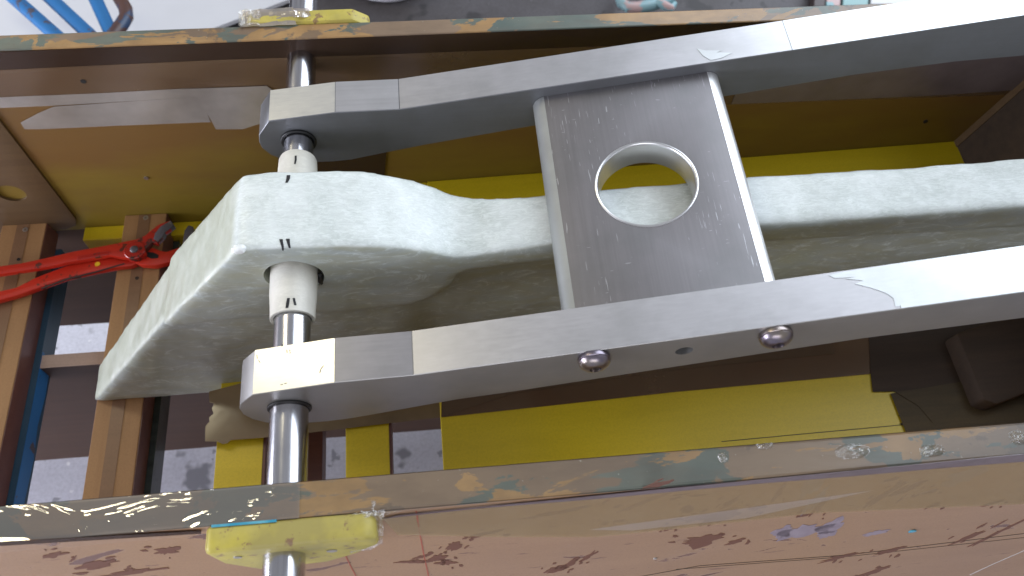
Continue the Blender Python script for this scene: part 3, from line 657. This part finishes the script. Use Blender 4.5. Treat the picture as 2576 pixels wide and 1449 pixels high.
def ybk(x):
    K = ((.05,.166),(.12,.163),(.165,.158),(.19,.150),(.225,.141),(.27,.1355),(.40,.134))
    if x <= K[0][0]: return K[0][1]
    for (x0,y0),(x1,y1) in zip(K, K[1:]):
        if x <= x1: return y0+(y1-y0)*(x-x0)/(x1-x0)
    return .134
# boss and body with a tapering thickness
def taper(poly, f0, f1):
    bm = bmesh.new(); a = [bm.verts.new((x,f0(x,z),z)) for x, z in poly]; b = [bm.verts.new((x,f1(x,z),z)) for x, z in poly]; n = len(a)
    bm.faces.new(a); bm.faces.new(b[::-1])
    for i in range(n): bm.faces.new((a[i],b[i],b[(i+1)%n],a[(i+1)%n]))
    bmesh.ops.triangulate(bm, faces=[f for f in bm.faces if len(f.verts) > 4]); return bm
def slab_boss(boss=boss, yf=.0606, xa=-.1779, xb=.183):
    bm = bmesh.new(); xs = [xa+.004*i for i in range(100)]; xs = [x for x in xs if x < xb]
    def rng(x):
        zs = []
        for i in range(len(boss)):
            (x0,z0),(x1,z1) = boss[i], boss[(i+1)%len(boss)]
            if x0 != x1 and min(x0,x1) <= x <= max(x0,x1): zs.append(z0+(z1-z0)*(x-x0)/(x1-x0))
        return (min(zs), max(zs)) if len(zs) >= 2 else None
    prev = None
    for x in xs:
        r = rng(x)
        if not r: continue
        a = [bm.verts.new((x,yf,r[0])), bm.verts.new((x,yf,r[1])), bm.verts.new((x,ybk(x),r[1])), bm.verts.new((x,ybk(x),r[0]))]
        if prev:
            for i in range(4): bm.faces.new((prev[i],prev[(i+1)%4],a[(i+1)%4],a[i]))
        else: bm.faces.new(a)
        prev = a
    bm.faces.new(prev[::-1]); return bm
join(slab_boss()); join(slab_boss([(.150,.026),(.178,.0145),(.200,.014),(.24,.022),(.30,.033),(.32,.0345),(.32,-.008),(.2,-.02),(.15,-.04)], .0624, .1505, .318))
join(taper([(-.054,.050),(.12,.03),(.14,-.09),(.14,-.125),(.08,-.3262),(-.346,-.3290),(-.185,-.125)], lambda x,z: .0775 if z > -.13 else .0600, lambda x,z: .1655 if (z > -.3 and x < .09) else .124))
join(xz([(.08,.03),(.178,-.002),(.30,.012),(1.4,.045),(1.4,-.14),(.30,-.205),(.06,-.28)], .0785, .115))
join(xz(arm_top+[(1.4,-.0),(.52,.0),(.30,-.008),(.2,-.02),(.15,-.04)], .0625, .134))
body_o = put('lever_body', bmx, 'grp', lam)
par = body_o.parent
md = body_o.modifiers.new('r','REMESH'); md.mode = 'VOXEL'; md.voxel_size = .0034; md.adaptivity = 0
md = body_o.modifiers.new('s','SMOOTH'); md.factor = .6; md.iterations = 42
bake(body_o)
# hand-laid unevenness
mb = bmesh.new(); mb.from_mesh(body_o.data); off = WORLD[body_o.name]; mb.normal_update()
for v in mb.verts:
    p = v.co+off
    a = .0009*noise.noise(p*22)+.00045*noise.noise(p*70)
    if abs(v.normal.z) < .5: a += .0010*noise.noise(Vector((p.x*16,p.y*30,p.z*38)))
    # ridge of resin below the arm edge
    v.co += v.normal*a
mb.to_mesh(body_o.data); mb.free()
body_o.data.materials.clear(); body_o.data.materials.append(MAT['grp'])
bc = onY(739.5,694,.0606)
cut(body_o, lathe([(.02,.0325),(.13,.0325)], (bc.x,0,0), (0,1,0), 48))
for p in body_o.data.polygons: p.use_smooth = True
body_o.data.set_sharp_from_angle(angle=math.radians(50))
# putty dab
c = onY(602,627,.066)
bm = bmesh.new(); bmesh.ops.create_icosphere(bm, subdivisions=3, radius=1)
for v in bm.verts: v.co = c+Vector((v.co.x*.0075, v.co.y*.005, v.co.z*.0045))*(1+.35*noise.noise(v.co*1.8))
put('putty_dab', bm, 'putty', lam, smooth=True)
# marker strokes on curved surfaces: follow the surface by casting onto the mesh
from mathutils.bvhtree import BVHTree
def bvh(o):
    b = bmesh.new(); b.from_mesh(o.data); b.transform(Matrix.Translation(WORLD[o.name])); t = BVHTree.FromBMesh(b); b.free(); return t
def mark(pix, wds, o, tree, name='marker_stroke', mat='marker'):
    ps, ns = [], []
    n = 7; pts = []
    for i in range(len(pix)-1):
        for k in range(n): pts.append((pix[i][0]+(pix[i+1][0]-pix[i][0])*k/n, pix[i][1]+(pix[i+1][1]-pix[i][1])*k/n))
    pts.append(pix[-1]); bm = bmesh.new(); L, R = [], []
    for i, (u, v) in enumerate(pts):
        k = i/(len(pts)-1)*(len(wds)-1); wd = wds[int(k)]+(wds[min(int(k)+1,len(wds)-1)]-wds[int(k)])*(k-int(k))
        for lst, s in ((L,-1),(R,1)):
            h = tree.ray_cast(CAM, ray(u+s*wd/2, v).normalized())
            lst.append(h[0]+h[1]*.0004)
    va = [bm.verts.new(q) for q in L]; vb = [bm.verts.new(q) for q in R]
    for i in range(len(L)-1): bm.faces.new((va[i],va[i+1],vb[i+1],vb[i]))
    ob = put(name, bm, mat, o, smooth=True); 
    return ob
tb = bvh(body_o)
mark([(726,441),(725,450),(721,460)], [9,9,6], body_o, tb)
mark([(707,602),(709,612),(711,620),(712,630)], [9,7,6,4], body_o, tb); mark([(724,601),(726,612),(729,624)], [10,7,5], body_o, tb)
# ------------------------------------------------------------------ glass-fibre sleeves on the shaft
sf = thing('glass_fibre_sleeve', 'near ivory glass fibre sleeve with two black pen strokes, sticking out of the boss', 'sleeve', (0,.03,0), 'glass fibre sleeves on the shaft')
tu = put('tube', lathe([(.098,.0253),(.058,.0257),(.035,.0253),(.020,.0242),(.0068,.0237),(.0062,.0230),(.0066,.0200),(.090,.0198)], (-.0002,0,0), (0,1,0), 72, ca=False, cb=False), 'grp_tube', sf, smooth='auto')
tt = bvh(tu); mark([(726,750),(724,762),(722,775)], [7,8,7], tu, tt); mark([(739,750),(741,760),(743,768)], [6,6,6], tu, tt)
sb = thing('glass_fibre_sleeve', 'far ivory glass fibre sleeve with a single black pen stroke, behind the boss', 'sleeve', (0,.2,0), 'glass fibre sleeves on the shaft')
tu2 = put('tube', lathe([(.145,.0238),(.180,.0236),(.205,.0228),(.2175,.0222),(.2205,.0210),(.2208,.0182),(.15,.0178)], (-.0002,0,0), (0,1,0), 72, ca=False, cb=False), 'grp_tube', sb, smooth='auto')
tt = bvh(tu2); mark([(744,392),(744,402),(742,413)], [5,5,4], tu2, tt)
# black foam bit beside the near sleeve
bm = bmesh.new(); bmesh.ops.create_icosphere(bm, subdivisions=3, radius=1); cc = onY(806,700,.0615)
for v in bm.verts: v.co = cc+Vector((v.co.x*.0035, v.co.y*.004, v.co.z*.011))*(1+.4*noise.noise(v.co*2))
put('sealant_bit', bm, 'rubber', lam, smooth=True)
# ------------------------------------------------------------------ water-pump pliers
pl = thing('water_pump_pliers', 'red worn water pump pliers lying open across the tan slats', 'pliers', onZ(250,640,-.327))
def zp(pts, z): return [onZ(x*.3472, 471.7+y*.3472, z) for x, y in pts]
def flat(name, pts, z0, z1, mat, par, bev=.0016):
    P = zp(pts, (z0+z1)/2); 
    return put(name, prism([(p.x,p.y,z0) for p in P], (0,0,z1-z0), bev, 2), mat, par, smooth='auto')
ha = flat('handle', [(-260,830),(-120,797),(0,765),(130,735),(235,680),(330,640),(480,582),(640,530),(780,497),(900,505),(1000,525),(1040,545),(960,580),(860,590),(700,620),(480,670),(300,735),(130,795),(0,830),(-260,890)], -.3255, -.3150, 'red', pl)
hb = flat('handle', [(-260,620),(0,580),(150,560),(330,522),(540,472),(780,428),(900,403),(990,385),(1060,420),(1062,490),(1000,520),(900,520),(800,500),(640,530),(500,552),(380,580),(200,610),(0,640),(-260,690)], -.3140, -.3050, 'red', pl)
put('groove', prism([(p.x,p.y,-.3051) for p in zp([(560,500),(780,462),(795,470),(780,488),(560,528)], -.305)], (0,0,.0012), .0006, 1), 'red_dark', hb)
put('worn_edge', prism([(p.x,p.y,-.3152) for p in zp([(300,728),(480,660),(700,606),(900,548),(905,556),(700,616),(480,672),(300,738)], -.315)], (0,0,.0008)), 'rust_brown', ha)
flat('upper_jaw', [(985,392),(1060,358),(1110,315),(1160,278),(1240,250),(1268,285),(1240,310),(1205,335),(1185,372),(1150,405),(1150,425),(1110,405),(1080,440),(1050,470),(1000,440)], -.3135, -.3030, 'red_dark', pl)
flat('jaw_teeth', [(1130,345),(1170,295),(1243,252),(1268,285),(1240,308),(1205,333),(1185,370),(1150,403),(1120,385)], -.3133, -.3022, 'plier_steel', pl, .0008)
lj = flat('lower_jaw', [(1060,455),(1120,450),(1170,470),(1215,478),(1330,440),(1330,520),(1240,552),(1130,580),(1030,572),(950,545),(1010,515),(1060,500)], -.3250, -.3130, 'red', pl)
put('slot', prism([(p.x,p.y,-.3129) for p in zp([(1065,468),(1110,472),(1150,490),(1145,512),(1100,516),(1060,500)], -.313)], (0,0,.0005)), 'pit', lj)
flat('jaw_tip', [(1330,440),(1345,330),(1375,288),(1410,300),(1420,420),(1380,480),(1330,500)], -.3250, -.3100, 'plier_steel', pl)
pc = onZ(975*.3472, 471.7+452*.3472, -.303)
put('pivot_boss', lathe([(-.012,.0160),(0,.0160),(.0010,.0150),(.0012,.011)], pc, (0,0,1), 40), 'red_dark', pl, smooth='auto')
put('pivot_bolt', lathe([(0,.0062),(.003,.0060),(.0045,.0045),(.005,.002)], pc, (0,0,1), 24), 'plier_steel', pl, smooth='auto')
dc = onZ(706*.3472, 471.7+555*.3472, -.3148); put('yellow_dot', lathe([(0,.0040),(.0004,.0040)], dc, (0,0,1), 20), 'dot', ha)
# ------------------------------------------------------------------ things on the floor behind
wb = put('white_panel', prism([onZ(u,v,-.83) for u, v in ((-400,-60),(-400,140),(470,96),(524,76),(722,0),(800,-30),(800,-60))][:6]+[onZ(700,-120,-.83)], (0,0,-.012)), 'white')
tag(wb, 'white laminate panel lying on the floor behind the box', 'panel')
names = [('straight blue painted metal tube, leftmost behind the box', (20,-18),(125,75),'blue'),('blue painted tube with worn rusty lower end, second from the left',(112,-18),(212,75),'blue'),('short steep blue painted tube next to the bent rusty one',(232,-20),(275,74),'blue')]
for lab, a, b, mt in names:
    A, B = onZ(*a,-.60), onZ(*b,-.60); d = (B-A)
    tag(put('blue_tube', tube([A-d*1.4, A, B, B+d*1.2], .0155, 20), mt, smooth='auto'), lab, 'metal tube', 'blue tubes behind the box')
pb = [onZ(u,v,-.6) for u, v in ((285,-60),(292,-20),(303,0),(316,22),(318,42),(306,62),(292,80),(270,110))]
tag(put('bent_tube', tube(pb, .0155, 20), 'blue_rust', smooth='auto'), 'bent rusty dark tube with traces of blue paint', 'metal tube', 'blue tubes behind the box')
cb = onZ(980,9,-.854)
tag(put('plastic_tub', lathe([(0,.135),(.0,.15),(.006,.156),(.10,.17),(.104,.176),(.108,.172),(.008,.145)], cb+Vector((0,.156,0)), (0,0,1), 64), 'tub', smooth='auto'), 'round white plastic tub standing on the floor behind the box', 'tub')
ic = thing('iron_clamp', 'worn pinkish iron clamp with traces of turquoise paint on the floor', 'clamp', onZ(1620,10,-.83))
put('hook', tube([onZ(u,v,-.80) for u, v in ((1575,-60),(1562,-30),(1558,-10),(1564,8),(1580,18),(1605,19),(1640,12),(1680,0),(1700,-14))], [.013,.014,.015,.015,.015,.016,.018,.014,.012], 16), 'worn_iron', ic, smooth='auto')
put('lug', tube([onZ(u,v,-.79) for u, v in ((1655,4),(1672,14),(1690,20),(1698,8))], [.012,.013,.011,.007], 12), 'worn_iron', ic, smooth='auto')
for (a, b, c_, d_), mt, lab in (((2052,2082,-60,16),'rust_brown','narrow dark iron bar on the floor at the top right'),((2084,2120,-60,14),'worn_iron','pinkish metal bar beside the dark one at the top right'),((2126,2190,-60,14),'teal_obj','teal painted box end at the top right, wider than the bars'),((2196,2420,-60,10),'white','pale crumpled sheet at the far top right behind the box')):
    tag(put('floor_scrap', prism([onZ(u,v,-.80) for u, v in ((a,c_),(b,c_),(b-6,d_),(a-6,d_))], (0,0,-.04), .003), mt), lab, 'scrap')
